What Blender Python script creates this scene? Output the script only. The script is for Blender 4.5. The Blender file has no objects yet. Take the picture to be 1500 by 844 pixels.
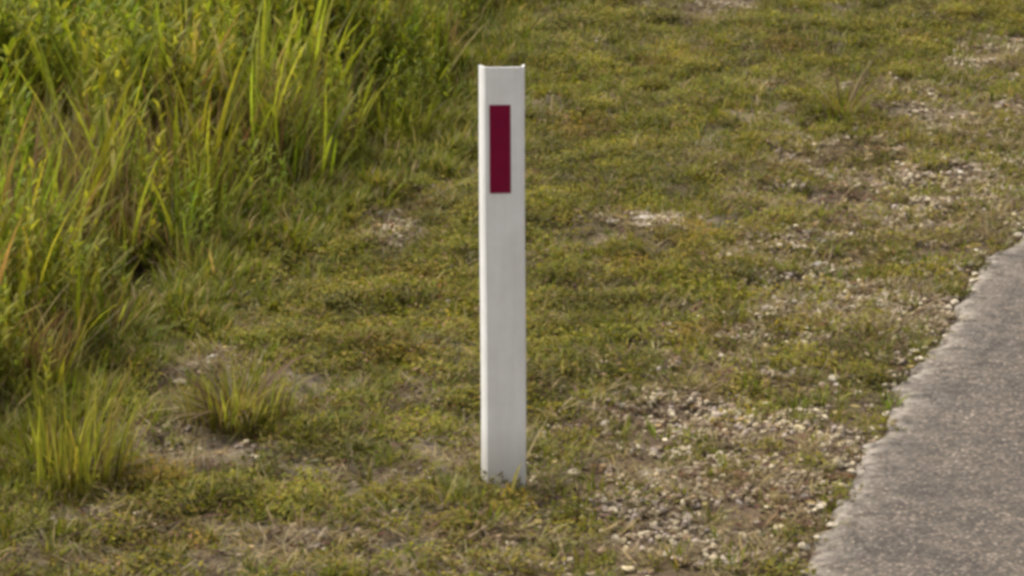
import bpy, bmesh, math, random
import numpy as np
from mathutils import Vector, Matrix, Euler

R = math.radians
scene = bpy.context.scene
rng = np.random.default_rng(11)
random.seed(5)

# ------------------------------------------------------------------ camera
FPX, UC, VC = 5300.0, 750.0, 422.0            # focal length and centre, in photo pixels (1500 wide)
PITCH = R(14.30)
CAM = np.array([0.015, -8.0, 2.5])
cam = bpy.data.cameras.new('camera')
cam.sensor_width = 36.0
cam.lens = 36.0 * FPX / 1500.0
cam.clip_start = 0.1
cam.clip_end = 5000
cam_o = bpy.data.objects.new('camera', cam)
cam_o.location = CAM
cam_o.rotation_euler = (R(90) - PITCH, 0, 0)
scene.collection.objects.link(cam_o)
scene.camera = cam_o

# ------------------------------------------------------------------ sky and sun
SUN_EL, SUN_AZ = R(54), R(-48)                # azimuth measured from +Y towards +X
world = bpy.data.worlds.new('World')
scene.world = world
world.use_nodes = True
wn, wl = world.node_tree.nodes, world.node_tree.links
wn.clear()
wout = wn.new('ShaderNodeOutputWorld')
wbg = wn.new('ShaderNodeBackground')
sky = wn.new('ShaderNodeTexSky')
sky.sky_type = 'NISHITA'
sky.sun_disc = False
sky.sun_elevation = SUN_EL
sky.sun_rotation = SUN_AZ
sky.dust_density = 6.0
sky.air_density = 1.0
sky.ozone_density = 0.6
hs = wn.new('ShaderNodeHueSaturation')
hs.inputs['Saturation'].default_value = 0.22   # thin white cloud over the whole sky
wbg.inputs['Strength'].default_value = 0.15
wl.new(sky.outputs[0], hs.inputs['Color'])
wl.new(hs.outputs[0], wbg.inputs['Color'])
wl.new(wbg.outputs[0], wout.inputs[0])

sun = bpy.data.lights.new('sun', 'SUN')
sun.energy = 2.1
sun.angle = R(14)
sun.color = (1.0, 0.93, 0.82)
sun_o = bpy.data.objects.new('sun', sun)
d = Vector((math.cos(SUN_EL) * math.sin(SUN_AZ), math.cos(SUN_EL) * math.cos(SUN_AZ), math.sin(SUN_EL)))
sun_o.rotation_euler = d.to_track_quat('Z', 'Y').to_euler()
sun_o.location = d * 30
scene.collection.objects.link(sun_o)

scene.view_settings.view_transform = 'Standard'
scene.view_settings.look = 'None'
scene.view_settings.exposure = 0.97
scene.view_settings.gamma = 1.0
scene.view_settings.use_curve_mapping = False
scene.render.engine = 'CYCLES'
scene.cycles.use_denoising = True
scene.cycles.use_adaptive_sampling = True
scene.cycles.adaptive_threshold = 0.02
scene.cycles.filter_width = 3.6                # a soft lens
scene.cycles.max_bounces = 3
scene.cycles.diffuse_bounces = 3
scene.cycles.glossy_bounces = 1
scene.cycles.transmission_bounces = 3
scene.cycles.transparent_max_bounces = 4
scene.cycles.caustics_reflective = False

# ------------------------------------------------------------------ helpers
def link(o):
    scene.collection.objects.link(o)
    return o

def tag(o, label=None, cat=None, group=None, kind=None):
    if label: o['label'] = label
    if cat: o['category'] = cat
    if group: o['group'] = group
    if kind: o['kind'] = kind
    return o

ct, st = math.cos(PITCH), math.sin(PITCH)
def ground_at(u, v, z=0.0):
    """point on the ground seen at a photo pixel"""
    u = np.asarray(u, float); v = np.asarray(v, float)
    a, b = (u - UC) / FPX, (VC - v) / FPX
    dx, dy, dz = a, ct + b * st, -st + b * ct
    t = (z - CAM[2]) / dz
    return np.stack([CAM[0] + t * dx, CAM[1] + t * dy], -1)

def to_pixel(x, y, z=0.0):
    x = np.asarray(x) - CAM[0]; y = np.asarray(y) - CAM[1]; z = np.asarray(z) - CAM[2]
    dep = y * ct - z * st
    up = y * st + z * ct
    return UC + FPX * x / dep, VC - FPX * up / dep

class Noise:
    """smooth value noise on the plane"""
    def __init__(self, seed, n=256):
        self.g = np.random.default_rng(seed).random((n, n)); self.n = n
    def __call__(self, x, y):
        x = np.asarray(x, float); y = np.asarray(y, float)
        i = np.floor(x).astype(int); j = np.floor(y).astype(int)
        fx = x - i; fy = y - j
        fx = fx * fx * (3 - 2 * fx); fy = fy * fy * (3 - 2 * fy)
        n = self.n
        a = self.g[i % n, j % n]; b = self.g[(i + 1) % n, j % n]
        c = self.g[i % n, (j + 1) % n]; e = self.g[(i + 1) % n, (j + 1) % n]
        return (a * (1 - fx) + b * fx) * (1 - fy) + (c * (1 - fx) + e * fx) * fy
    def fbm(self, x, y, o=4):
        s, amp, tot = 0, 1, 0
        for k in range(o):
            s = s + amp * self(x * 2 ** k + 17.3 * k, y * 2 ** k + 5.1 * k); tot += amp; amp *= .55
        return s / tot
N1, N2, N3, N4, N5 = (Noise(k) for k in (1, 2, 3, 4, 5))

def smooth(a, b, x):
    t = np.clip((x - a) / (b - a), 0, 1)
    return t * t * (3 - 2 * t)

# ------------------------------------------------------------------ plan of the place
# road edge and the edge of the tall grass, traced on the ground and carried on in both directions
road_px = np.array([(1172, 838), (1190, 792), (1208, 764), (1243, 700), (1268, 655), (1303, 622), (1318, 580), (1347, 530),
                    (1368, 503), (1404, 468), (1420, 424), (1452, 384), (1500, 345)], float)
RE = ground_at(road_px[:, 0], road_px[:, 1])
P0, P1 = RE[1], RE[-1]
RD = (P1 - P0) / np.linalg.norm(P1 - P0)       # along the road, away from the camera
RN = np.array([-RD[1], RD[0]])                 # to the left of the road
def road_st(x, y):
    dx = np.asarray(x) - P0[0]; dy = np.asarray(y) - P0[1]
    return dx * RN[0] + dy * RN[1], dx * RD[0] + dy * RD[1]
_es, _et = road_st(RE[:, 0], RE[:, 1])
_ord = np.argsort(_et); _es, _et = _es[_ord], _et[_ord]
def road_edge(t):
    """offset of the ragged edge of the bitumen at a place along the road"""
    t = np.asarray(t, float)
    inside = np.interp(t, _et, _es)
    w = smooth(_et[0] - .5, _et[0], t) * (1 - smooth(_et[-1], _et[-1] + .5, t))
    far = (N1.fbm(t * 2.2 + 40, 0 * t + 3, 3) - .5) * .16
    return inside * w + far * (1 - w) + (N2.fbm(t * 7, 0 * t + 9, 5) - .5) * .085 + (N4.fbm(t * 34, 0 * t + 3, 2) - .5) * .032

tall_px = np.array([(0, 640), (60, 560), (120, 505), (200, 445), (300, 372), (420, 300), (540, 232), (590, 190), (625, 120), (650, 60), (690, 10)], float)
TE = ground_at(tall_px[:, 0], tall_px[:, 1])
_ts, _tt = road_st(TE[:, 0], TE[:, 1])
def tall_edge(t):
    t = np.asarray(t, float)
    return np.interp(t, _tt, _ts) - .07 + (N3.fbm(t * 1.6, 0 * t + 2, 3) - .5) * .35 * ((t > _tt[-1]) | (t < _tt[0]))
def tall_depth(x, y):
    """how far into the tall grass (m, positive inside)"""
    s, t = road_st(x, y)
    return s - tall_edge(t)

# eroded line of bare soil in front of the tall grass
groove_px = np.array([(120, 640), (240, 548), (300, 500), (350, 440), (430, 385), (520, 340), (600, 305), (660, 262), (740, 200), (800, 150)], float)
GE = ground_at(groove_px[:, 0], groove_px[:, 1])
_gs, _gt = road_st(GE[:, 0], GE[:, 1])
def groove(x, y):
    s, t = road_st(x, y)
    dd = s - np.interp(t, _gt, _gs) - (N4.fbm(t * 3, 0 * t, 3) - .5) * .18
    m = np.exp(-(dd / .045) ** 2) * smooth(.42, .62, N2.fbm(t * 2.5 + 7, 0 * t, 2))
    return m * (t > _gt[0] - .3) * (t < _gt[-1] + .3)

HOLLOW = [(200, 408, 52, 34, 1), (140, 462, 36, 46, 1), (540, 215, 40, 20, .8)]
# bare and stony patches: photo pixel centre, radii in pixels, weight
def patch(blobs, x, y):
    u, v = to_pixel(x, y)
    wob = (N5.fbm(np.asarray(x) * 5, np.asarray(y) * 5, 3) - .5) * 1.1
    m = np.zeros(np.shape(u))
    for (cu, cv, ru, rv, w) in blobs:
        q = ((u - cu) / ru) ** 2 + ((v - cv) / rv) ** 2
        m = np.maximum(m, w * (1 - smooth(.45, 1.25, q + wob)))
    return m
BARE = [(250, 790, 200, 40, .45), (620, 820, 200, 35, .6), (640, 560, 60, 30, .5), (575, 335, 70, 38, 1), (300, 520, 50, 26, 1), (255, 548, 45, 18, 1), (270, 655, 130, 50, 1), (150, 745, 90, 25, .7), (490, 690, 80, 16, .6), (440, 385, 55, 12, .8),
        (640, 660, 75, 45, .8), (600, 700, 60, 18, .7), (560, 790, 100, 38, .8), (420, 800, 80, 30, .7), (90, 820, 120, 30, .8),
        (640, 70, 60, 55, .7), (700, 110, 60, 30, .5), (940, 325, 80, 20, .9), (860, 345, 60, 16, .7), (1045, 15, 70, 25, .8),
        (1180, 130, 80, 16, .5), (1110, 130, 55, 12, .5), (850, 60, 50, 18, .5), (60, 700, 60, 25, .4), (900, 415, 45, 10, .5)]
STONY = [(960, 720, 120, 90, 1), (1080, 660, 130, 80, 1), (1110, 760, 110, 90, 1), (850, 640, 70, 40, .7), (1000, 620, 110, 40, .7),
         (1140, 560, 160, 60, .8), (1230, 460, 140, 70, .95), (1270, 240, 120, 55, 1), (1180, 215, 70, 25, .8), (1400, 200, 110, 60, .9),
         (1450, 90, 90, 60, .8), (1120, 285, 60, 35, .6), (1330, 330, 140, 70, .9), (1040, 470, 90, 40, .4), (800, 830, 170, 50, .8),
         (940, 325, 60, 16, .8), (560, 345, 55, 25, .5), (320, 540, 60, 22, .7), (1050, 15, 60, 22, .6), (1490, 160, 60, 120, .8)]
GREEN = [(620, 400, 130, 60, .8), (480, 470, 160, 60, .7), (760, 300, 110, 60, .6), (340, 600, 90, 45, .6), (1080, 60, 160, 60, .8),
         (830, 480, 110, 70, .7), (850, 560, 100, 60, .7), (1020, 380, 110, 60, .6), (220, 440, 90, 50, .8), (1330, 60, 110, 80, .7),
         (900, 220, 130, 70, .7), (980, 260, 100, 50, .6), (720, 750, 140, 35, .5), (120, 660, 110, 70, .6), (500, 640, 90, 35, .5),
         (1230, 150, 90, 60, .6), (1280, 590, 60, 50, .5), (430, 735, 90, 30, .6)]

def stony_mask(x, y):
    s, t = road_st(x, y)
    s = s - road_edge(t)
    u, v = to_pixel(x, y)
    inside = (u > -100) & (u < 1560) & (v > -60) & (v < 900)
    band = (1 - smooth(.35, .95, s + (N2.fbm(np.asarray(x) * 3, np.asarray(y) * 3, 3) - .5) * .7)) * .80
    return np.where(s < -.01, 0, np.maximum(band, np.where(inside, patch(STONY, x, y), 0)))
def bare_mask(x, y):
    n = smooth(.60, .74, N3.fbm(np.asarray(x) * 3.1 + 9, np.asarray(y) * 3.1, 4)) * .6
    u, v = to_pixel(x, y)
    inside = (u > -100) & (u < 1560) & (v > -60) & (v < 900)
    return np.clip(np.maximum(np.maximum(n, np.where(inside, patch(BARE, x, y), 0)), groove(x, y)), 0, 1)
def green_mask(x, y):
    n = N4.fbm(np.asarray(x) * 2.3 + 3, np.asarray(y) * 2.3 + 8, 4)
    u, v = to_pixel(x, y)
    inside = (u > -100) & (u < 1560) & (v > -60) & (v < 900)
    return np.clip(smooth(.40, .66, n) * .7 + np.where(inside, patch(GREEN, x, y), 0) * .6, 0, 1)

def height(x, y):
    x = np.asarray(x, float); y = np.asarray(y, float)
    s, t = road_st(x, y)
    sr = s - road_edge(t)
    near = np.exp(-((np.hypot(x, y - 3)) / 25) ** 2)
    h = (N1.fbm(x * 1.1, y * 1.1, 3) - .5) * .05
    h = h + (N2.fbm(x * 6, y * 6, 3) - .5) * .075 * near * (1 - .5 * (1 - smooth(.1, .6, sr)))
    h = h + (N5.fbm(x * 22, y * 22, 2) - .5) * .012 * near
    h = h - .035 * groove(x, y) * near
    h = h - .012
    h = h * smooth(-.02, .55, sr)
    h = h - .05 * smooth(.2, 1.6, tall_depth(x, y))            # the verge falls a little into the tall grass
    h = h - .01 * (1 - smooth(0, .15, sr))
    h = h - .22 * patch(HOLLOW, x, y) * (np.hypot(x, y - 3) < 8)
    under = smooth(.03, -.05, sr) * smooth(-7.3, -7.15, sr)
    return h - .10 * under

# ------------------------------------------------------------------ materials
def new_mat(name):
    m = bpy.data.materials.new(name)
    m.use_nodes = True
    nt = m.node_tree
    nt.nodes.clear()
    out = nt.nodes.new('ShaderNodeOutputMaterial')
    return m, nt, out
def nd(nt, typ, ins=None, **props):
    n = nt.nodes.new(typ)
    for k, v in props.items(): setattr(n, k, v)
    for k, v in (ins or {}).items():
        if isinstance(v, bpy.types.NodeSocket): nt.links.new(v, n.inputs[k])
        else: n.inputs[k].default_value = v
    return n
def c4(c): return (c[0], c[1], c[2], 1.0)
def mix(nt, f, a, b, mode='MIX'):
    n = nt.nodes.new('ShaderNodeMix'); n.data_type = 'RGBA'; n.blend_type = mode
    for sock, v in ((n.inputs[0], f), (n.inputs[6], a), (n.inputs[7], b)):
        if isinstance(v, bpy.types.NodeSocket): nt.links.new(v, sock)
        else: sock.default_value = v
    return n.outputs[2]
def ramp(nt, fac, stops):
    n = nt.nodes.new('ShaderNodeValToRGB')
    el = n.color_ramp.elements
    while len(el) < len(stops): el.new(.5)
    for e, (p, c) in zip(el, stops):
        e.position = p; e.color = c4(c) if len(c) == 3 else c
    nt.links.new(fac, n.inputs[0])
    return n.outputs[0]

def leaf_material(name, rough=.65, transl=.32, spec=.10, instanced=True):
    """colour: per-leaf attribute on the mesh times the tint of the plant it belongs to"""
    m, nt, out = new_mat(name)
    col = nd(nt, 'ShaderNodeAttribute', attribute_name='col').outputs['Color']
    if instanced:
        tin = nd(nt, 'ShaderNodeAttribute', attribute_name='tint', attribute_type='INSTANCER').outputs['Color']
        col = mix(nt, 1.0, col, tin, 'MULTIPLY')
    geo = nd(nt, 'ShaderNodeNewGeometry')
    nz = nd(nt, 'ShaderNodeTexNoise', {'Vector': geo.outputs['Position'], 'Scale': 60.0, 'Detail': 2.0})
    var = ramp(nt, nz.outputs[0], [(.3, (.75, .75, .75)), (.7, (1.2, 1.2, 1.15))])
    col = mix(nt, 1.0, col, var, 'MULTIPLY')
    p = nd(nt, 'ShaderNodeBsdfPrincipled', {'Base Color': col, 'Roughness': rough, 'Specular IOR Level': spec})
    tr = nd(nt, 'ShaderNodeBsdfTranslucent', {'Color': mix(nt, 1.0, col, (1.25, 1.3, .7, 1), 'MULTIPLY')})
    ms = nd(nt, 'ShaderNodeMixShader', {0: transl, 1: p.outputs[0], 2: tr.outputs[0]})
    nt.links.new(ms.outputs[0], out.inputs[0])
    return m
MAT_LEAF = leaf_material('leaf')
MAT_PLANT = leaf_material('plant_leaf', instanced=False, transl=.42)
MAT_TALL = leaf_material('tall_leaf', transl=.45)

def stone_material(name, instanced):
    m, nt, out = new_mat(name)
    tc = nd(nt, 'ShaderNodeTexCoord')
    geo = nd(nt, 'ShaderNodeNewGeometry')
    n1 = nd(nt, 'ShaderNodeTexNoise', {'Vector': geo.outputs['Position'], 'Scale': 90.0, 'Detail': 4.0, 'Roughness': .65})
    n2 = nd(nt, 'ShaderNodeTexNoise', {'Vector': geo.outputs['Position'], 'Scale': 420.0, 'Detail': 2.0})
    if instanced:
        base = nd(nt, 'ShaderNodeAttribute', attribute_name='tint', attribute_type='INSTANCER').outputs['Color']
    else:
        base = nd(nt, 'ShaderNodeAttribute', attribute_name='tint', attribute_type='OBJECT').outputs['Color']
    col = mix(nt, 1.0, base, ramp(nt, n1.outputs[0], [(.3, (.62, .56, .46)), (.55, (1, .98, .94)), (.75, (1.15, 1.12, 1.08))]), 'MULTIPLY')
    col = mix(nt, 1.0, col, ramp(nt, n2.outputs[0], [(.3, (.8, .8, .8)), (.7, (1.1, 1.1, 1.1))]), 'MULTIPLY')
    bp = nd(nt, 'ShaderNodeBump', {'Height': n1.outputs[0], 'Strength': .5, 'Distance': .004})
    p = nd(nt, 'ShaderNodeBsdfPrincipled', {'Base Color': col, 'Roughness': .9, 'Specular IOR Level': .15, 'Normal': bp.outputs[0]})
    nt.links.new(p.outputs[0], out.inputs[0])
    return m
MAT_GRAVEL = stone_material('gravel', True)
MAT_STONE = stone_material('stone', False)

# soil with old thatch and moss
m, nt, out = new_mat('soil'); MAT_SOIL = m
geo = nd(nt, 'ShaderNodeNewGeometry'); P = geo.outputs['Position']
nA = nd(nt, 'ShaderNodeTexNoise', {'Vector': P, 'Scale': 7.0, 'Detail': 6.0, 'Roughness': .6})
nB = nd(nt, 'ShaderNodeTexNoise', {'Vector': P, 'Scale': 55.0, 'Detail': 5.0, 'Roughness': .7})
nC = nd(nt, 'ShaderNodeTexNoise', {'Vector': P, 'Scale': 2.1, 'Detail': 4.0})
vo = nd(nt, 'ShaderNodeTexVoronoi', {'Vector': P, 'Scale': 95.0})
soil = ramp(nt, nB.outputs[0], [(.25, (.045, .034, .022)), (.5, (.105, .082, .056)), (.75, (.20, .165, .118))])
soil = mix(nt, .35, soil, ramp(nt, nA.outputs[0], [(.3, (.10, .072, .045)), (.7, (.20, .165, .12))]))
gm = nd(nt, 'ShaderNodeAttribute', attribute_name='green').outputs['Fac']
moss = ramp(nt, nB.outputs[0], [(.3, (.040, .038, .006)), (.7, (.120, .110, .016))])
gf = nd(nt, 'ShaderNodeMath', {0: gm, 1: ramp(nt, nA.outputs[0], [(.35, (.2, .2, .2)), (.6, (1, 1, 1))])}, operation='MULTIPLY')
col = mix(nt, gf.outputs[0], soil, moss)
grit = ramp(nt, vo.outputs['Distance'], [(.12, (1, 1, 1)), (.3, (0, 0, 0))])
sm = nd(nt, 'ShaderNodeAttribute', attribute_name='stony').outputs['Fac']
gg = nd(nt, 'ShaderNodeMath', {0: grit, 1: sm}, operation='MULTIPLY')
vcol = ramp(nt, vo.outputs['Color'], [(.2, (.16, .13, .10)), (.5, (.30, .26, .20)), (.8, (.46, .42, .35))])
col = mix(nt, gg.outputs[0], col, vcol)
bsum = nd(nt, 'ShaderNodeMath', {0: nB.outputs[0], 1: gg.outputs[0]}, operation='ADD')
dark_earth = ramp(nt, sm, [(.1, (1, 1, 1)), (.7, (.72, .64, .58))])
col = mix(nt, 1.0, col, dark_earth, 'MULTIPLY')         # dark gritty earth between the shoulder stones
bp = nd(nt, 'ShaderNodeBump', {'Height': bsum.outputs[0], 'Strength': .9, 'Distance': .012})
p = nd(nt, 'ShaderNodeBsdfPrincipled', {'Base Color': col, 'Roughness': .95, 'Specular IOR Level': .1, 'Normal': bp.outputs[0]})
nt.links.new(p.outputs[0], out.inputs[0])

# old sprayed-seal bitumen: pale brown-grey chips in dark binder
m, nt, out = new_mat('bitumen'); MAT_ROAD = m
geo = nd(nt, 'ShaderNodeNewGeometry'); P = geo.outputs['Position']
v1 = nd(nt, 'ShaderNodeTexVoronoi', {'Vector': P, 'Scale': 120.0, 'Randomness': 1.0})
n1 = nd(nt, 'ShaderNodeTexNoise', {'Vector': P, 'Scale': 260.0, 'Detail': 3.0, 'Roughness': .7})
n2 = nd(nt, 'ShaderNodeTexNoise', {'Vector': P, 'Scale': 5.0, 'Detail': 6.0, 'Roughness': .6})
n3 = nd(nt, 'ShaderNodeTexNoise', {'Vector': P, 'Scale': 24.0, 'Detail': 5.0, 'Roughness': .65})
chip = ramp(nt, v1.outputs['Color'], [(.1, (.046, .037, .029)), (.45, (.078, .064, .051)), (.72, (.106, .086, .069)), (.95, (.24, .20, .16))])
bind = mix(nt, ramp(nt, v1.outputs['Distance'], [(.40, (0, 0, 0)), (.75, (1, 1, 1))]), chip, (.042, .036, .030, 1))
col = mix(nt, 1.0, bind, ramp(nt, n2.outputs[0], [(.3, (.66, .66, .67)), (.7, (1.32, 1.29, 1.24))]), 'MULTIPLY')
col = mix(nt, 1.0, col, ramp(nt, n3.outputs[0], [(.3, (.82, .80, .78)), (.7, (1.2, 1.2, 1.2))]), 'MULTIPLY')
ed = nd(nt, 'ShaderNodeAttribute', attribute_name='edge').outputs['Fac']
ef = nd(nt, 'ShaderNodeMath', {0: ed, 1: ramp(nt, n3.outputs[0], [(.38, (0, 0, 0)), (.6, (1, 1, 1))])}, operation='MULTIPLY')
col = mix(nt, ef.outputs[0], col, (.27, .235, .195, 1))      # pale dust and broken chips along the edge
hh = nd(nt, 'ShaderNodeMath', {0: v1.outputs['Distance'], 1: n1.outputs[0]}, operation='SUBTRACT')
bp = nd(nt, 'ShaderNodeBump', {'Height': hh.outputs[0], 'Strength': .7, 'Distance': .004}, invert=True)
p = nd(nt, 'ShaderNodeBsdfPrincipled', {'Base Color': col, 'Roughness': .92, 'Specular IOR Level': .2, 'Normal': bp.outputs[0]})
nt.links.new(p.outputs[0], out.inputs[0])

# ------------------------------------------------------------------ mesh building
def np_mesh(name, verts, quads=None, tris=None, mat=None, smooth_shade=True, attrs=None, colors=None):
    me = bpy.data.meshes.new(name)
    verts = np.asarray(verts, np.float32)
    fs, ls = [], []
    if quads is not None and len(quads): fs.append(np.asarray(quads, np.int32)); ls.append(4)
    if tris is not None and len(tris): fs.append(np.asarray(tris, np.int32)); ls.append(3)
    nl = sum(f.size for f in fs); nf = sum(len(f) for f in fs)
    me.vertices.add(len(verts)); me.vertices.foreach_set('co', verts.ravel())
    me.loops.add(nl); me.loops.foreach_set('vertex_index', np.concatenate([f.ravel() for f in fs]))
    me.polygons.add(nf)
    tot = np.concatenate([np.full(len(f), k, np.int32) for f, k in zip(fs, ls)])
    me.polygons.foreach_set('loop_start', np.concatenate([[0], np.cumsum(tot)[:-1]]).astype(np.int32))
    me.update(calc_edges=True)
    me.polygons.foreach_set('use_smooth', np.full(nf, smooth_shade))
    for k, v in (attrs or {}).items():
        a = me.attributes.new(k, 'FLOAT', 'POINT'); a.data.foreach_set('value', np.asarray(v, np.float32).ravel())
    if colors is not None:
        a = me.attributes.new('col', 'FLOAT_COLOR', 'POINT')
        c = np.ones((len(verts), 4), np.float32); c[:, :3] = colors
        a.data.foreach_set('color', c.ravel())
    if mat: me.materials.append(mat)
    me.validate()
    return me

# ---- ground: one sheet, fine near the post, reaching the horizon
def axis(lo, hi, step, far):
    a = np.arange(lo, hi + step / 2, step)
    g, k = [], step
    pos = hi
    while pos < far:
        k *= 1.22; pos += k; g.append(pos)
    g2, k, pos = [], step, lo
    while pos > -far:
        k *= 1.22; pos -= k; g2.append(pos)
    return np.concatenate([g2[::-1], a, g])
gx = axis(-3.6, 3.0, .022, 900); gy = axis(-1.7, 8.5, .025, 900)
X, Y = np.meshgrid(gx, gy)
Z = height(X, Y)
ny, nx = X.shape
idx = np.arange(nx * ny).reshape(ny, nx)
q = np.stack([idx[:-1, :-1], idx[:-1, 1:], idx[1:, 1:], idx[1:, :-1]], -1).reshape(-1, 4)
xf, yf = X.ravel(), Y.ravel()
GM = np.clip(green_mask(xf, yf) * (1 - .85 * bare_mask(xf, yf)) + .4 * smooth(0, .3, tall_depth(xf, yf)), 0, 1)
SMK = stony_mask(xf, yf)
me = np_mesh('ground', np.stack([xf, yf, Z.ravel()], -1), q, mat=MAT_SOIL, attrs={'green': GM, 'stony': SMK})
ground = link(bpy.data.objects.new('ground', me)); tag(ground, kind='structure')

# ---- road
ts = np.concatenate([np.arange(-400, -12, 4.), np.arange(-12, -2.5, .1), np.arange(-2.5, 9, .018), np.arange(9, 20, .1), np.arange(20, 500, 4.)])
ed = road_edge(ts)
rows = [(-.0, -.12), (-.0, -.008), (-.012, .004), (-.05, .007), (-.14, .010), (-.35, .016), (-3.4, .07), (-6.8, .016), (-7.1, .004), (-7.1, -.12)]
V, E = [], []
for k, (ds, z) in enumerate(rows):
    s = ed * (1 if k < 6 else 0) + ds + (N5.fbm(ts * 30 + k * 3, 0 * ts + k, 2) - .5) * (.014 if 0 < k < 4 else .006)
    pt = P0[None] + ts[:, None] * RD[None] + s[:, None] * RN[None]
    zz = z + (N3.fbm(ts * 11 + 5 * k, 0 * ts + 2 * k, 3) - .5) * (.010 if 0 < k < 5 else 0)
    V.append(np.concatenate([pt, zz[:, None]], 1))
    E.append(np.full(len(ts), [1, 1, .8, .25, .04, 0, 0, 0, .3, .3][k]))
nr, ntt = len(rows), len(ts)
idx = np.arange(nr * ntt).reshape(nr, ntt)
q = np.stack([idx[:-1, :-1], idx[1:, :-1], idx[1:, 1:], idx[:-1, 1:]], -1).reshape(-1, 4)[:, ::-1]
me = np_mesh('road', np.concatenate(V), q, mat=MAT_ROAD, attrs={'edge': np.concatenate(E)}, smooth_shade=True)
road = link(bpy.data.objects.new('road', me)); tag(road, kind='structure')

# ------------------------------------------------------------------ plants, as small meshes
def blade(r, base, az, length, width, lean, droop, segs, col, twist=0., fold=.0):
    """one grass blade: verts, quads, colours"""
    V, C = [], []
    p = np.array(base, float)
    ang = lean
    d2 = np.array([math.cos(az), math.sin(az)])
    side0 = np.array([-math.sin(az + twist), math.cos(az + twist), 0])
    for k in range(segs + 1):
        f = k / segs
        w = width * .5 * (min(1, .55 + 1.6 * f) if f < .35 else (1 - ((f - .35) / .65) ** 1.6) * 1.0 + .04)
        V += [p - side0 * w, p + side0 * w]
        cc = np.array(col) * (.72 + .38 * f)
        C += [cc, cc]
        if k < segs:
            step = length / segs
            p = p + np.array([d2[0] * math.sin(ang), d2[1] * math.sin(ang), math.cos(ang)]) * step
            ang += droop / segs
    Q = [[2 * k, 2 * k + 1, 2 * k + 3, 2 * k + 2] for k in range(segs)]
    return V, Q, C
def gather(parts):
    V, Q, C, o = [], [], [], 0
    for v, qd, c in parts:
        V += v; C += c
        Q += [[i + o for i in f] for f in qd]; o += len(v)
    return np.array(V), np.array(Q), np.array(C)
def leaflet(r, p, az, tilt, length, width, col, cup=.25):
    """small oval leaf of four quads folded on its midrib"""
    d = np.array([math.cos(az) * math.cos(tilt), math.sin(az) * math.cos(tilt), math.sin(tilt)])
    s = np.array([-math.sin(az), math.cos(az), 0.])
    up = np.cross(d, s)
    p = np.array(p, float)
    V = [p, p + d * length * .35 + s * width * .5 - up * cup * width, p + d * length * .4, p + d * length * .35 - s * width * .5 - up * cup * width,
         p + d * length * .78 + s * width * .36 - up * cup * width, p + d * length * .8 , p + d * length * .78 - s * width * .36 - up * cup * width, p + d * length]
    Q = [[0, 1, 2, 2], [0, 2, 3, 3]]
    Q = [[0, 1, 4, 2], [0, 2, 6, 3], [2, 4, 7, 5], [2, 5, 7, 6]]
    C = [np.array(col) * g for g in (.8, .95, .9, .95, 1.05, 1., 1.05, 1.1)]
    return V, Q, C

OLIVE = [(.128, .114, .012), (.110, .104, .010), (.155, .130, .016), (.085, .092, .010), (.160, .136, .022)]
GRASS = [(.120, .135, .013), (.150, .158, .016), (.098, .114, .012), (.178, .178, .026), (.150, .134, .018)]
DRY = [(.25, .19, .090), (.20, .150, .070), (.30, .24, .125), (.155, .11, .052), (.225, .185, .10)]
BROWN = [(.115, .072, .040), (.085, .055, .032), (.15, .095, .052), (.125, .058, .040)]

def jit(r, c, a=.18):
    return np.array(c) * (1 + r.uniform(-a, a)) * np.array([1 + r.uniform(-.07, .07), 1, 1 + r.uniform(-.15, .15)])

def mat_patch(r):                                  # creeping broad-leaved weed
    parts = []
    for k in range(64):
        rad = .055 * math.sqrt(r.random()); a = r.uniform(0, 6.28)
        z = .006 + .034 * (1 - (rad / .055) ** 2) * r.random() + .004 * r.random()
        col = jit(r, OLIVE[r.integers(5)]) if r.random() < .9 else jit(r, BROWN[r.integers(4)])
        parts.append(leaflet(r, (rad * math.cos(a), rad * math.sin(a), z), r.uniform(0, 6.28), r.uniform(-.15, .75), r.uniform(.007, .015), r.uniform(.0045, .009), col))
    return gather(parts)
def short_tuft(r):                                 # short grass
    parts = []
    for k in range(22):
        a = r.uniform(0, 6.28); rad = .022 * math.sqrt(r.random())
        col = jit(r, GRASS[r.integers(5)]) if r.random() < .8 else jit(r, DRY[r.integers(5)])
        parts.append(blade(r, (rad * math.cos(a), rad * math.sin(a), -.004), a + r.uniform(-1, 1), r.uniform(.025, .075), r.uniform(.0025, .0048),
                           r.uniform(.15, .85), r.uniform(.3, 1.3), 3, col, r.uniform(-.6, .6)))
    return gather(parts)
def dry_tuft(r):                                   # flattened straw
    parts = []
    for k in range(20):
        a = r.uniform(0, 6.28); rad = .045 * math.sqrt(r.random())
        col = jit(r, DRY[r.integers(5)]) if r.random() < .75 else jit(r, BROWN[r.integers(4)])
        parts.append(blade(r, (rad * math.cos(a), rad * math.sin(a), r.uniform(.001, .012)), r.uniform(0, 6.28), r.uniform(.03, .085), r.uniform(.002, .0045),
                           r.uniform(1.0, 1.5), r.uniform(-.1, .4), 3, col, r.uniform(-.5, .5)))
    return gather(parts)
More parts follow.
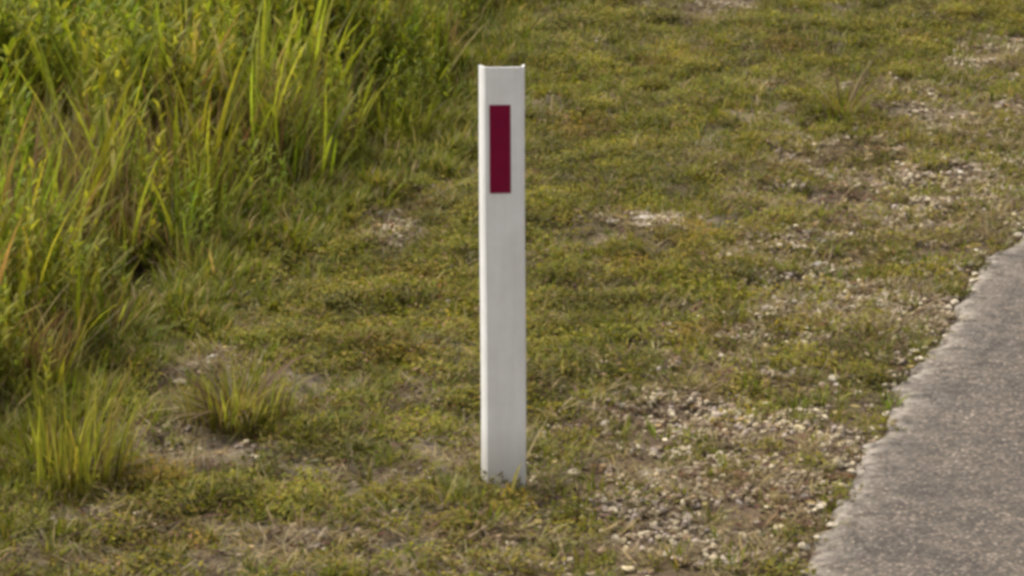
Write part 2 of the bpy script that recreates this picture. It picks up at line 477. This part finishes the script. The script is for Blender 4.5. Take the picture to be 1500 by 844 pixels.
def tall_clump(r, bright=1., hmin=.25, hmax=.68, n=13, green=.84, wmin=.009, wmax=.022, spread=.06):
    parts = []
    for k in range(n):
        a = r.uniform(0, 6.28); rad = spread * math.sqrt(r.random())
        g = r.random()
        if g < green: col = jit(r, GRASS[r.integers(5)], .25) * bright
        elif g < green + .6 * (1 - green): col = jit(r, DRY[r.integers(5)], .25) * .8
        else: col = jit(r, BROWN[r.integers(4)])
        L = r.uniform(hmin, hmax)
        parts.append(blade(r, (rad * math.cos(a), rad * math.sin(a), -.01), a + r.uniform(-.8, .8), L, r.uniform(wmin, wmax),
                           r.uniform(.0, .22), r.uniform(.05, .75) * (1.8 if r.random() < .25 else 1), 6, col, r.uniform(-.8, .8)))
    for k in range(n // 3):                        # dead leaves at the foot
        a = r.uniform(0, 6.28)
        parts.append(blade(r, (0.02 * math.cos(a), .02 * math.sin(a), 0), a, r.uniform(.12, .3), r.uniform(.004, .009), r.uniform(.5, 1.1), r.uniform(.4, 1.2), 4,
                           jit(r, (DRY + BROWN)[r.integers(9)]) * .8, r.uniform(-.5, .5)))
    return gather(parts)
def forb(r):                                       # upright leafy weed
    parts = []
    for q_ in range(r.integers(2, 5)):
        a0 = r.uniform(0, 6.28); x0, y0 = .035 * math.cos(a0), .035 * math.sin(a0)
        H = r.uniform(.3, .65); ln = r.uniform(-.12, .12, 2)
        col = jit(r, GRASS[r.integers(5)], .25)
        parts.append(blade(r, (x0, y0, 0), a0, H, .006, float(abs(ln[0])), .1, 4, jit(r, OLIVE[r.integers(5)]) * .8))
        z = .06; a = r.uniform(0, 6.28)
        while z < H:
            a += 2.4 + r.uniform(-.4, .4)
            L = r.uniform(.05, .10) * (1.1 - .5 * z / H)
            parts.append(blade(r, (x0 + math.cos(a0) * math.sin(abs(ln[0])) * z, y0 + math.sin(a0) * math.sin(abs(ln[0])) * z, z), a, L, L * r.uniform(.18, .28),
                               r.uniform(.35, .9), r.uniform(.2, 1.0), 4, jit(r, col, .15)))
            z += r.uniform(.018, .035)
    return gather(parts)
def dead_brush(r):                                 # fine dead stems
    parts = []
    for q_ in range(26):
        a = r.uniform(0, 6.28); rad = .06 * math.sqrt(r.random())
        parts.append(blade(r, (rad * math.cos(a), rad * math.sin(a), 0), a + r.uniform(-1, 1), r.uniform(.15, .5), r.uniform(.0025, .006), r.uniform(.0, .5), r.uniform(-.2, .9), 5,
                           jit(r, (DRY + BROWN)[r.integers(9)], .25) * .85, r.uniform(-.8, .8)))
    return gather(parts)
def litter(r):                                     # curled dead leaves and twigs
    parts = []
    for k in range(7):
        a = r.uniform(0, 6.28); rad = .05 * math.sqrt(r.random())
        col = jit(r, (BROWN + BROWN + DRY)[r.integers(13)])
        parts.append(leaflet(r, (rad * math.cos(a), rad * math.sin(a), r.uniform(.003, .014)), r.uniform(0, 6.28), r.uniform(-.3, .4), r.uniform(.012, .03), r.uniform(.006, .014), col, r.uniform(-.4, .5)))
    return gather(parts)

def stone_mesh(name, r, sub=1, mat=None, flat=.65):
    bm = bmesh.new()
    bmesh.ops.create_icosphere(bm, subdivisions=sub, radius=.5)
    cuts = [(Vector(r.normal(size=3)).normalized(), r.uniform(.24, .42)) for k in range(5)]
    sc = (1, r.uniform(.65, .95), flat * r.uniform(.75, 1.15))
    for v in bm.verts:
        for nrm, dd in cuts:
            over = v.co.dot(nrm) - dd
            if over > 0: v.co -= nrm * over
        v.co += Vector(r.normal(size=3)) * .025
        v.co = Vector((v.co.x * sc[0], v.co.y * sc[1], v.co.z * sc[2]))
    me = bpy.data.meshes.new(name); bm.to_mesh(me); bm.free()
    if mat: me.materials.append(mat)
    for pl in me.polygons: pl.use_smooth = False
    return me

def library(name, meshes):
    c = bpy.data.collections.new(name)             # shapes only; not in the scene itself
    for k, me in enumerate(meshes):
        c.objects.link(bpy.data.objects.new('%s_shape_%02d' % (name, k), me))
    return c

def scatter(name, coll, pts, rot, scl, vid, tint, label, cat):
    """one object of uncountable stuff: the shapes of a library set on given points"""
    me = bpy.data.meshes.new(name)
    n = len(pts)
    me.vertices.add(n); me.vertices.foreach_set('co', np.asarray(pts, np.float32).ravel())
    def at(k, typ, arr, fld):
        a = me.attributes.new(k, typ, 'POINT'); a.data.foreach_set(fld, np.ascontiguousarray(arr).ravel())
    at('rot', 'FLOAT_VECTOR', np.asarray(rot, np.float32), 'vector')
    at('scl', 'FLOAT_VECTOR', np.asarray(scl, np.float32), 'vector')
    at('vid', 'INT', np.asarray(vid, np.int32), 'value')
    tc = np.ones((n, 4), np.float32); tc[:, :3] = tint
    at('tint', 'FLOAT_COLOR', tc, 'color')
    o = link(bpy.data.objects.new(name, me))
    ng = bpy.data.node_groups.new(name + '_nodes', 'GeometryNodeTree')
    ng.interface.new_socket('Geometry', in_out='INPUT', socket_type='NodeSocketGeometry')
    ng.interface.new_socket('Geometry', in_out='OUTPUT', socket_type='NodeSocketGeometry')
    gi = ng.nodes.new('NodeGroupInput'); go = ng.nodes.new('NodeGroupOutput')
    ci = ng.nodes.new('GeometryNodeCollectionInfo'); ci.inputs['Collection'].default_value = coll
    ci.inputs['Separate Children'].default_value = True; ci.inputs['Reset Children'].default_value = True
    ip = ng.nodes.new('GeometryNodeInstanceOnPoints'); ip.inputs['Pick Instance'].default_value = True
    def na(k, typ):
        a = ng.nodes.new('GeometryNodeInputNamedAttribute'); a.data_type = typ; a.inputs['Name'].default_value = k
        return [s for s in a.outputs if s.enabled and s.name == 'Attribute'][0]
    L = ng.links.new
    L(gi.outputs[0], ip.inputs['Points']); L(ci.outputs[0], ip.inputs['Instance'])
    L(na('vid', 'INT'), ip.inputs['Instance Index'])
    er = ng.nodes.new('FunctionNodeEulerToRotation')
    L(na('rot', 'FLOAT_VECTOR'), er.inputs[0]); L(er.outputs[0], ip.inputs['Rotation'])
    L(na('scl', 'FLOAT_VECTOR'), ip.inputs['Scale'])
    L(ip.outputs[0], go.inputs[0])
    md = o.modifiers.new('scatter', 'NODES'); md.node_group = ng
    tag(o, label, cat, kind='stuff')
    return o

def lib_plants(name, fn, n, seed, **kw):
    r = np.random.default_rng(seed)
    ms = []
    for k in range(n):
        V, Q, C = fn(r, **kw)
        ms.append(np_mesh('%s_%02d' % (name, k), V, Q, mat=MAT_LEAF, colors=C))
    return library(name, ms)
LIB_MAT = lib_plants('creeping_weed', mat_patch, 10, 21)
LIB_SHORT = lib_plants('short_grass', short_tuft, 12, 22)
LIB_DRY = lib_plants('straw', dry_tuft, 10, 23)
_rt = np.random.default_rng(24)
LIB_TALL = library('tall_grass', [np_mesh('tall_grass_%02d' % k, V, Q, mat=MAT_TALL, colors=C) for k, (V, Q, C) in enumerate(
    [tall_clump(_rt) for k in range(12)] + [forb(_rt) for k in range(6)] + [dead_brush(_rt) for k in range(4)])])
LIB_LITTER = lib_plants('leaf_litter', litter, 8, 25)
r_ = np.random.default_rng(26)
LIB_STONE = library('gravel', [stone_mesh('gravel_%02d' % k, r_, 1, MAT_GRAVEL) for k in range(12)])

# ------------------------------------------------------------------ sowing
def sow(density, area, seed):
    x0, x1, y0, y1 = area
    r = np.random.default_rng(seed)
    n = int(density * (x1 - x0) * (y1 - y0))
    return r.uniform(x0, x1, n), r.uniform(y0, y1, n), r
def off_road(x, y, m=.0):
    s, t = road_st(x, y); s = s - road_edge(t)
    return s > m
AREA = (-3.7, 3.3, -3.6, 10.2)
def tints(r, n, hue=.12, val=.25):
    v = 1 + r.uniform(-val, val, n)
    h = r.uniform(-hue, hue, n)
    return np.stack([v * (1 + h), v, v * (1 + r.uniform(-.2, .2, n))], -1)
def clear_of_post(x, y):
    return ~((np.abs(x) < .058) & (y > -.02) & (y < .06))

# creeping weeds
x, y, r = sow(1050, AREA, 31)
g, b, s_ = green_mask(x, y), bare_mask(x, y), stony_mask(x, y)
td = tall_depth(x, y)
clump = N5.fbm(x * 9, y * 9, 3)
pr = (.30 + .75 * g) * (1 - .93 * b) * (1 - .80 * s_) * smooth(.34, .56, clump + .15 * g)
k = (r.random(len(x)) < pr) & off_road(x, y, .0) & (td < .25) & clear_of_post(x, y) & (patch(HOLLOW, x, y) < .25)
x, y, g, clump = x[k], y[k], g[k], clump[k]; n = len(x)
tn = tints(r, n, .10, .22) * (.55 + .75 * smooth(.38, .66, clump))[:, None]
red = .55 * smooth(.66, .80, N3.fbm(x * 3.7 + 30, y * 3.7, 3))[:, None]
tn = tn * (1 + red * np.array([.25, -.15, .3]))
yel = smooth(.45, .7, N1.fbm(x * 2.1, y * 2.1, 3))[:, None]
tn = tn * (1 + yel * np.array([.12, .08, .0]))
scatter('creeping_weeds', LIB_MAT, np.stack([x, y, height(x, y) - .002], -1), np.stack([r.uniform(-.25, .25, n), r.uniform(-.25, .25, n), r.uniform(0, 6.28, n)], -1),
        np.repeat(r.uniform(.7, 1.35, n)[:, None], 3, 1) * np.array([1, 1, 1.1]), r.integers(0, 10, n), tn,
        'low olive green creeping weeds covering the roadside verge', 'ground cover')
# short grass
x, y, r = sow(1000, AREA, 32)
g, b, s_ = green_mask(x, y), bare_mask(x, y), stony_mask(x, y)
td = tall_depth(x, y)
gr = smooth(.42, .62, N2.fbm(x * 4.3 + 2, y * 4.3, 3))
edge_ = smooth(-.55, .0, td)
pr = np.clip((.20 + .6 * gr * g + .55 * edge_) * (1 - .85 * b) * (1 - .72 * s_), 0, 1)
k = (r.random(len(x)) < pr) & off_road(x, y, .01) & (td < .4) & clear_of_post(x, y) & (patch(HOLLOW, x, y) < .3)
x, y, td = x[k], y[k], td[k]; n = len(x)
sc = r.uniform(.55, 1.15, n) * (1 + .9 * smooth(-.5, .1, td))
scatter('short_grass', LIB_SHORT, np.stack([x, y, height(x, y)], -1), np.stack([r.uniform(-.2, .2, n), r.uniform(-.2, .2, n), r.uniform(0, 6.28, n)], -1),
        np.repeat(sc[:, None], 3, 1), r.integers(0, 12, n), tints(r, n, .14, .25),
        'short green grass growing through the verge', 'grass')
# straw
x, y, r = sow(800, AREA, 33)
b, s_ = bare_mask(x, y), stony_mask(x, y)
td = tall_depth(x, y)
pr = np.clip(.26 + .45 * b + .2 * s_ + .35 * smooth(-.1, .2, td), 0, 1) * smooth(.3, .55, N4.fbm(x * 5, y * 5 + 4, 3))
k = (r.random(len(x)) < pr) & off_road(x, y, .0) & (td < .5) & clear_of_post(x, y)
x, y = x[k], y[k]; n = len(x)
scatter('dry_straw', LIB_DRY, np.stack([x, y, height(x, y)], -1), np.stack([r.uniform(-.2, .2, n), r.uniform(-.2, .2, n), r.uniform(0, 6.28, n)], -1),
        np.repeat(r.uniform(.6, 1.2, n)[:, None], 3, 1), r.integers(0, 10, n), tints(r, n, .06, .3),
        'flattened dry straw lying among the verge weeds', 'straw')
# leaf litter
x, y, r = sow(650, AREA, 34)
s_ = stony_mask(x, y); b = bare_mask(x, y)
pr = np.clip(.10 + .75 * s_ + .35 * b, 0, 1) * smooth(.30, .55, N3.fbm(x * 4, y * 4 + 4, 3))
k = (r.random(len(x)) < pr) & off_road(x, y, -.005) & (tall_depth(x, y) < .2) & clear_of_post(x, y)
x, y = x[k], y[k]; n = len(x)
scatter('leaf_litter', LIB_LITTER, np.stack([x, y, height(x, y)], -1), np.stack([r.uniform(-.2, .2, n), r.uniform(-.2, .2, n), r.uniform(0, 6.28, n)], -1),
        np.repeat(r.uniform(.6, 1.2, n)[:, None], 3, 1), r.integers(0, 8, n), tints(r, n, .1, .3),
        'brown dead leaf litter on the stony road shoulder', 'leaf litter')
# gravel
STONE_COL = np.array([(.40, .34, .23), (.35, .30, .225), (.29, .23, .16), (.47, .41, .30), (.19, .14, .10), (.32, .27, .24), (.23, .18, .135)])
def gravel_tint(r, n):
    return STONE_COL[r.integers(0, len(STONE_COL), n)] * (1 + r.uniform(-.2, .2, n))[:, None]
x, y, r = sow(11000, (-3.0, 3.2, -3.6, 10.0), 35)
s_ = stony_mask(x, y); b = bare_mask(x, y)
cl = smooth(.36, .62, N1.fbm(x * 6, y * 6, 3))
pr = np.clip((s_ * .70 + .14 * b) * cl + .010, 0, 1)
k = (r.random(len(x)) < pr) & off_road(x, y, -.01) & (tall_depth(x, y) < .05) & clear_of_post(x, y)
x, y = x[k], y[k]; n = len(x)
size = .007 + .019 * r.random(n) ** 1.8
# a few loose chips on the road itself
x2 = r.uniform(0, 4, 2500); y2 = r.uniform(-2, 8, 2500)
s2, t2 = road_st(x2, y2); s2 = s2 - road_edge(t2)
k = (s2 < -.02) & (r.random(2500) < np.exp(s2 / .25) + .06)
x2, y2, s2 = x2[k], y2[k], s2[k]; n2 = len(x2)
zr = np.interp(-s2, [0, .05, .14, .35, 3.4], [.004, .007, .010, .016, .07])
px = np.concatenate([x, x2]); py = np.concatenate([y, y2]); pz = np.concatenate([height(x, y) + size * .25 + .008 * r.random(n), zr + .001])
size = np.concatenate([size, .003 + .005 * r.random(n2)]); n += n2
scatter('gravel', LIB_STONE, np.stack([px, py, pz], -1), np.stack([r.uniform(-.5, .5, n), r.uniform(-.5, .5, n), r.uniform(0, 6.28, n)], -1),
        np.repeat(size[:, None], 3, 1), r.integers(0, 12, n), gravel_tint(r, n),
        'loose pale gravel scattered along the road shoulder', 'gravel')
# tall grass
x, y, r = sow(300, (-9, 2.5, -3.5, 22), 36)
td = tall_depth(x, y)
dens = smooth(-.04, .04, td) * (.45 + .55 * smooth(.35, .6, N2.fbm(x * 2.2, y * 2.2, 3))) * np.where((x < -4) | (y > 12), .55, 1)
k = (r.random(len(x)) < dens * .85) & (patch(HOLLOW, x, y) < .3)
x, y, td = x[k], y[k], td[k]; n = len(x)
hgt = (.52 + .48 * smooth(0, .5, td)) * (.65 + .6 * N3.fbm(x * 1.7, y * 1.7 + 3, 3)) * r.uniform(.75, 1.2, n)
kind_n = N5.fbm(x * 2.6 + 4, y * 2.6, 3) + r.uniform(-.12, .12, n)
vid = np.where(kind_n < .42, r.integers(18, 22, n), np.where(kind_n > .50, r.integers(12, 18, n), r.integers(0, 12, n)))
patchc = N4.fbm(x * 1.9, y * 1.9, 3)[:, None]
tn = np.array([1.30, 1.40, 1.25]) * tints(r, n, .09, .28) * (1 + (smooth(.5, .7, patchc)) * np.array([.12, .0, .1]) - smooth(.5, .35, patchc) * np.array([.15, 0, .05]))
scatter('tall_grass', LIB_TALL, np.stack([x, y, height(x, y)], -1), np.stack([r.uniform(-.14, .14, n), r.uniform(-.14, .14, n), r.uniform(0, 6.28, n)], -1),
        np.stack([hgt * .9 + .2, hgt * .9 + .2, hgt], -1), vid, tn,
        'tall green grass standing thick along the back of the verge', 'tall grass')

# the same grass going on out to the sides and behind
x, y, r = sow(45, (-26, 10, -14, 45), 37)
td = tall_depth(x, y)
k = (td > .1) & ~((x > -9) & (x < 2.5) & (y > -3.5) & (y < 22))
x, y = x[k], y[k]; n = len(x)
hgt = r.uniform(.6, 1.15, n)
scatter('grass_beyond', LIB_TALL, np.stack([x, y, height(x, y)], -1), np.stack([r.uniform(-.14, .14, n), r.uniform(-.14, .14, n), r.uniform(0, 6.28, n)], -1),
        np.stack([hgt * 1.6, hgt * 1.6, hgt], -1), r.integers(0, 18, n), 1.2 * tints(r, n, .09, .28),
        'rough tall grass of the open ground beyond the verge', 'tall grass')

# ------------------------------------------------------------------ guide post
m, nt, out = new_mat('white_plastic'); MAT_POST = m
tc = nd(nt, 'ShaderNodeTexCoord')
nA = nd(nt, 'ShaderNodeTexNoise', {'Vector': tc.outputs['Object'], 'Scale': 14.0, 'Detail': 5.0, 'Roughness': .6})
st_ = nd(nt, 'ShaderNodeMapping', {'Vector': tc.outputs['Object'], 'Scale': (60.0, 60.0, 3.0)})
nB = nd(nt, 'ShaderNodeTexNoise', {'Vector': st_.outputs[0], 'Scale': 1.0, 'Detail': 4.0})
sep = nd(nt, 'ShaderNodeSeparateXYZ', {0: tc.outputs['Object']})
col = mix(nt, 1.0, (.79, .77, .75, 1), ramp(nt, nA.outputs[0], [(.3, (.92, .915, .90)), (.7, (1.04, 1.04, 1.04))]), 'MULTIPLY')
col = mix(nt, 1.0, col, ramp(nt, nB.outputs[0], [(.3, (.95, .945, .93)), (.65, (1.03, 1.03, 1.03))]), 'MULTIPLY')
mud = nd(nt, 'ShaderNodeMath', {0: sep.outputs[2], 1: nd(nt, 'ShaderNodeMath', {0: nA.outputs[0], 1: .05}, operation='MULTIPLY').outputs[0]}, operation='SUBTRACT')
col = mix(nt, ramp(nt, mud.outputs[0], [(.0, (.45, .45, .45)), (.10, (0, 0, 0))]), col, (.30, .26, .20, 1))   # rain-splashed soil at the foot
p = nd(nt, 'ShaderNodeBsdfPrincipled', {'Base Color': col, 'Roughness': .55, 'Specular IOR Level': .35})
nt.links.new(p.outputs[0], out.inputs[0])
m, nt, out = new_mat('red_reflector'); MAT_RED = m
tc = nd(nt, 'ShaderNodeTexCoord')
wv = nd(nt, 'ShaderNodeTexVoronoi', {'Vector': tc.outputs['Object'], 'Scale': 330.0})
nA = nd(nt, 'ShaderNodeTexNoise', {'Vector': tc.outputs['Object'], 'Scale': 25.0, 'Detail': 3.0})
col = mix(nt, nA.outputs[0], (.165, .003, .034, 1), (.220, .005, .032, 1))
bp = nd(nt, 'ShaderNodeBump', {'Height': wv.outputs[0], 'Strength': .35, 'Distance': .001})
p = nd(nt, 'ShaderNodeBsdfPrincipled', {'Base Color': col, 'Roughness': .6, 'Specular IOR Level': .12, 'Normal': bp.outputs[0]})
nt.links.new(p.outputs[0], out.inputs[0])

POST_H = .972
post = link(bpy.data.objects.new('guide_post', None))
post.location = (-.0015, 0, 0)
post.rotation_euler = (R(-.3), R(-.25), R(2.5))
tag(post, 'white plastic guide post with a dark red reflector standing on the grassy verge', 'guide post')
# folded channel section: flat face, two flanges splayed backwards, rolled lips
prof = [(-.0535, .030), (-.0475, .015), (-.0425, .0045), (-.0395, .0010), (-.0350, 0), (-.012, -.0008), (.012, -.0008), (.0385, 0), (.0430, .0010), (.0455, .0045), (.0480, .014), (.0505, .028)]
th = .0035
def offset(prof, dd):
    res = []
    for i, (px_, py_) in enumerate(prof):
        a = np.array(prof[max(i - 1, 0)]); b = np.array(prof[min(i + 1, len(prof) - 1)])
        t_ = (b - a) / np.linalg.norm(b - a); nn = np.array([-t_[1], t_[0]])
        res.append((px_ + nn[0] * dd, py_ + nn[1] * dd))
    return res
inner = offset(prof, th)
ring = prof + inner[::-1]
bm = bmesh.new()
levels = [-.30] + list(np.linspace(0, POST_H - .003, 14)) + [POST_H]
rings = []
for i, z in enumerate(levels):
    cx = 0; sh = 1.0
    rings.append([bm.verts.new((a * sh + .0006 * math.sin(z * 7), b + .0012 * math.sin(z * 4.1), z)) for a, b in ring])
nn = len(ring)
for a, b in zip(rings[:-1], rings[1:]):
    for i in range(nn):
        bm.faces.new((a[i], a[(i + 1) % nn], b[(i + 1) % nn], b[i]))
hn = nn // 2
for ri, flip in ((rings[0], True), (rings[-1], False)):
    for i in range(hn - 1):
        f = (ri[i], ri[i + 1], ri[nn - 2 - i], ri[nn - 1 - i])
        bm.faces.new(f[::-1] if flip else f)
bmesh.ops.recalc_face_normals(bm, faces=bm.faces)
me = bpy.data.meshes.new('post_body'); bm.to_mesh(me); bm.free(); me.materials.append(MAT_POST)
for pl in me.polygons: pl.use_smooth = True
me.set_sharp_from_angle(angle=R(32))
body = link(bpy.data.objects.new('post_body', me)); body.parent = post

bm = bmesh.new()
bmesh.ops.create_cube(bm, size=1)
for v in bm.verts: v.co = Vector((v.co.x * .0480, v.co.y * .0028, v.co.z * .204))
bmesh.ops.bevel(bm, geom=list(bm.edges), offset=.0008, segments=2, affect='EDGES')
me = bpy.data.meshes.new('reflector'); bm.to_mesh(me); bm.free(); me.materials.append(MAT_RED)
refl = link(bpy.data.objects.new('reflector', me)); refl.parent = post
refl.location = (-.0068, -.0012, .784)
tag(refl, 'dark red rectangular reflector strip')

# ------------------------------------------------------------------ single stones
r = np.random.default_rng(77)
stone_meshes = [stone_mesh('stone_%02d' % k, r, 2, MAT_STONE) for k in range(9)]
def stone(u, v, w, label, k, rz=0., tint=(.55, .51, .46), flat=1., z=None, group=None, xy=None):
    g = ground_at(u, v) if xy is None else xy
    o = link(bpy.data.objects.new('stone', stone_meshes[k % 9]))
    zz = float(height(g[0], g[1])) if z is None else z
    o.location = (g[0], g[1], zz + w * .22)
    o.scale = (w, w, w * flat)
    o.rotation_euler = (r.uniform(-.2, .2), r.uniform(-.2, .2), rz)
    o['tint'] = [float(c) for c in tint]
    tag(o, label, 'stone', group)
    return o
stone(1204, 774, .034, 'chunky white stone at the broken bitumen edge beside the gravel', 0, .4, (.60, .58, .54))
stone(1442, 398, .050, 'pale flat stone wedged in a notch of the bitumen edge', 1, 1.1, (.55, .51, .45), .6)
stone(1412, 440, .036, 'small cream stone in the same bitumen notch as the pale flat stone', 2, .2, (.52, .48, .38), .8)
stone(1272, 656, .030, 'rounded white stone on the bitumen edge among brown leaves', 3, 2.0, (.58, .55, .49))
stone(312, 516, .036, 'whitish stone on the bare soil in front of the tall grass', 4, .9, (.48, .46, .42))
stone(262, 548, .050, 'broad cream stone low in the bare soil before the tall grass', 5, .3, (.42, .38, .28), .5)
stone(940, 326, .085, 'flat grey stone slab sunk in the turf behind the post', 6, .15, (.40, .36, .31), .28)
stone(898, 333, .045, 'small flat stone beside the grey stone slab behind the post', 7, .8, (.42, .39, .32), .35)
stone(840, 690, .036, 'pale stone half buried just beside the foot of the guide post', 8, 1.8, (.42, .37, .28), .7)
placed = 0
while placed < 150:
    u, v = r.uniform(780, 1495), r.uniform(60, 840)
    g = ground_at(u, v)
    sm_ = float(stony_mask(g[0], g[1]))
    s_, t_ = road_st(g[0], g[1]); s_ -= float(road_edge(t_))
    if s_ < .02 or r.random() > sm_ ** 1.5: continue
    ci = int(r.integers(4))
    shade = ('cream', 'grey', 'tan', 'white')[ci]
    where = 'close against the ragged bitumen edge' if s_ < .14 else ('in the stony shoulder beyond the guide post' if g[1] > .9 else
            ('among weeds beside the guide post' if s_ > .52 else 'out in the gravel between road and guide post'))
    stone(0, 0, float(.018 + .020 * r.random() ** 1.6), 'small %s pebble %s' % (shade, where), int(r.integers(9)), float(r.uniform(0, 6.28)),
          np.array([(.44, .37, .24), (.29, .27, .25), (.28, .20, .13), (.54, .50, .42)][ci]) * (1 + r.uniform(-.1, .1)), .9, xy=g,
          group='%s pebbles %s' % (shade, where))
    placed += 1

# ------------------------------------------------------------------ single plants that stand out
def plant(name, u, v, fn, seed, label, cat, scale=1., **kw):
    rr = np.random.default_rng(seed)
    V, Q, C = fn(rr, **kw)
    g = ground_at(u, v)
    o = link(bpy.data.objects.new(name, np_mesh(name, V, Q, mat=MAT_PLANT, colors=C)))
    o.location = (g[0], g[1], float(height(g[0], g[1])) - .004)
    o.scale = (scale,) * 3
    tag(o, label, cat)
    return o
plant('grass_tussock', 100, 705, tall_clump, 101, 'bright green fine grass tussock out in front of the tall grass', 'grass', bright=np.array([1.4, 1.25, 2.0]), n=260, hmin=.12, hmax=.34, green=.93, wmin=.003, wmax=.007, spread=.14)
plant('grass_tussock', 345, 622, tall_clump, 102, 'low pale green grass tussock beside bare soil, in front of the tall grass', 'grass', bright=np.array([1.5, 1.32, 2.2]), n=260, hmin=.07, hmax=.17, green=.88, wmin=.003, wmax=.006, spread=.13)
plant('grass_tussock', 60, 690, tall_clump, 103, 'small green tussock against the bright green fine tussock', 'grass', n=70, hmin=.08, hmax=.2, green=.9, wmin=.003, wmax=.005, spread=.06)
plant('grass_clump', 110, 450, tall_clump, 104, 'dense leafy grass clump overhanging the dark hollow of the tall grass edge', 'grass', n=70, hmin=.2, hmax=.5, green=.9, wmin=.007, wmax=.016, spread=.09)
plant('grass_clump', 285, 345, tall_clump, 105, 'green grass clump at the front edge of the tall grass, beside the leafy one', 'grass', n=80, hmin=.18, hmax=.42, green=.9, wmin=.005, wmax=.011, spread=.11)
plant('grass_clump', 470, 245, tall_clump, 106, 'dry straw coloured grass clump at the edge of the tall grass', 'grass', n=70, hmin=.2, hmax=.5, green=.25, wmin=.003, wmax=.007, spread=.12)
plant('grass_clump', 570, 205, tall_clump, 107, 'dark green bushy grass clump at the tall grass edge behind the post', 'grass', n=90, hmin=.12, hmax=.32, green=.9, wmin=.004, wmax=.010, spread=.14)
plant('grass_tussock', 1235, 175, tall_clump, 108, 'low green grass tussock by the stony shoulder behind the post', 'grass', n=130, hmin=.04, hmax=.12, green=.9, wmin=.003, wmax=.005, spread=.13)
plant('grass_tussock', 745, 712, tall_clump, 109, 'little tuft of grass growing at the foot of the guide post', 'grass', n=26, hmin=.02, hmax=.055, green=.55, wmin=.0025, wmax=.004, spread=.04)

plant('dry_weed', 645, 75, dead_brush, 110, 'brownish dry weed at the top end of the tall grass edge', 'weed', .6)
plant('dry_weed', 725, 40, dead_brush, 111, 'low brown dead brush standing in the turf beyond the post', 'weed', .5)

# leafy weeds crowding the front of the tall grass
r = np.random.default_rng(140)
for i, (u, v, sc, where) in enumerate([(60, 520, .62, 'left of the dark hollow'), (30, 585, .5, 'behind the bright green fine tussock'), (250, 375, .6, 'just behind the dark hollow'),
                              (335, 335, .62, 'beside the green grass clump'), (395, 300, .55, 'beside the straw coloured clump'), (105, 500, .55, 'at the lip of the dark hollow')]):
    plant('leafy_weed', u, v, forb, 150 + i, 'upright leafy green weed at the tall grass edge ' + where, 'weed', sc)
# broken pale chunks along the bitumen edge
for t_ in np.arange(_et[0] - .4, _et[-1] + 1.2, .085):
    t2_ = float(t_ + r.uniform(-.04, .04)); s2_ = float(road_edge(t2_)) + float(r.uniform(-.012, .03))
    g = P0 + t2_ * RD + s2_ * RN
    if r.random() < .35: continue
    stone(0, 0, float(r.uniform(.018, .038)), 'broken pale chip lying on the crumbling lip of the bitumen', int(r.integers(9)), float(r.uniform(0, 6.28)),
          np.array((.42, .37, .29)) * (1 + r.uniform(-.25, .2)), .7, z=-.004, xy=g, group='chips along the bitumen lip')
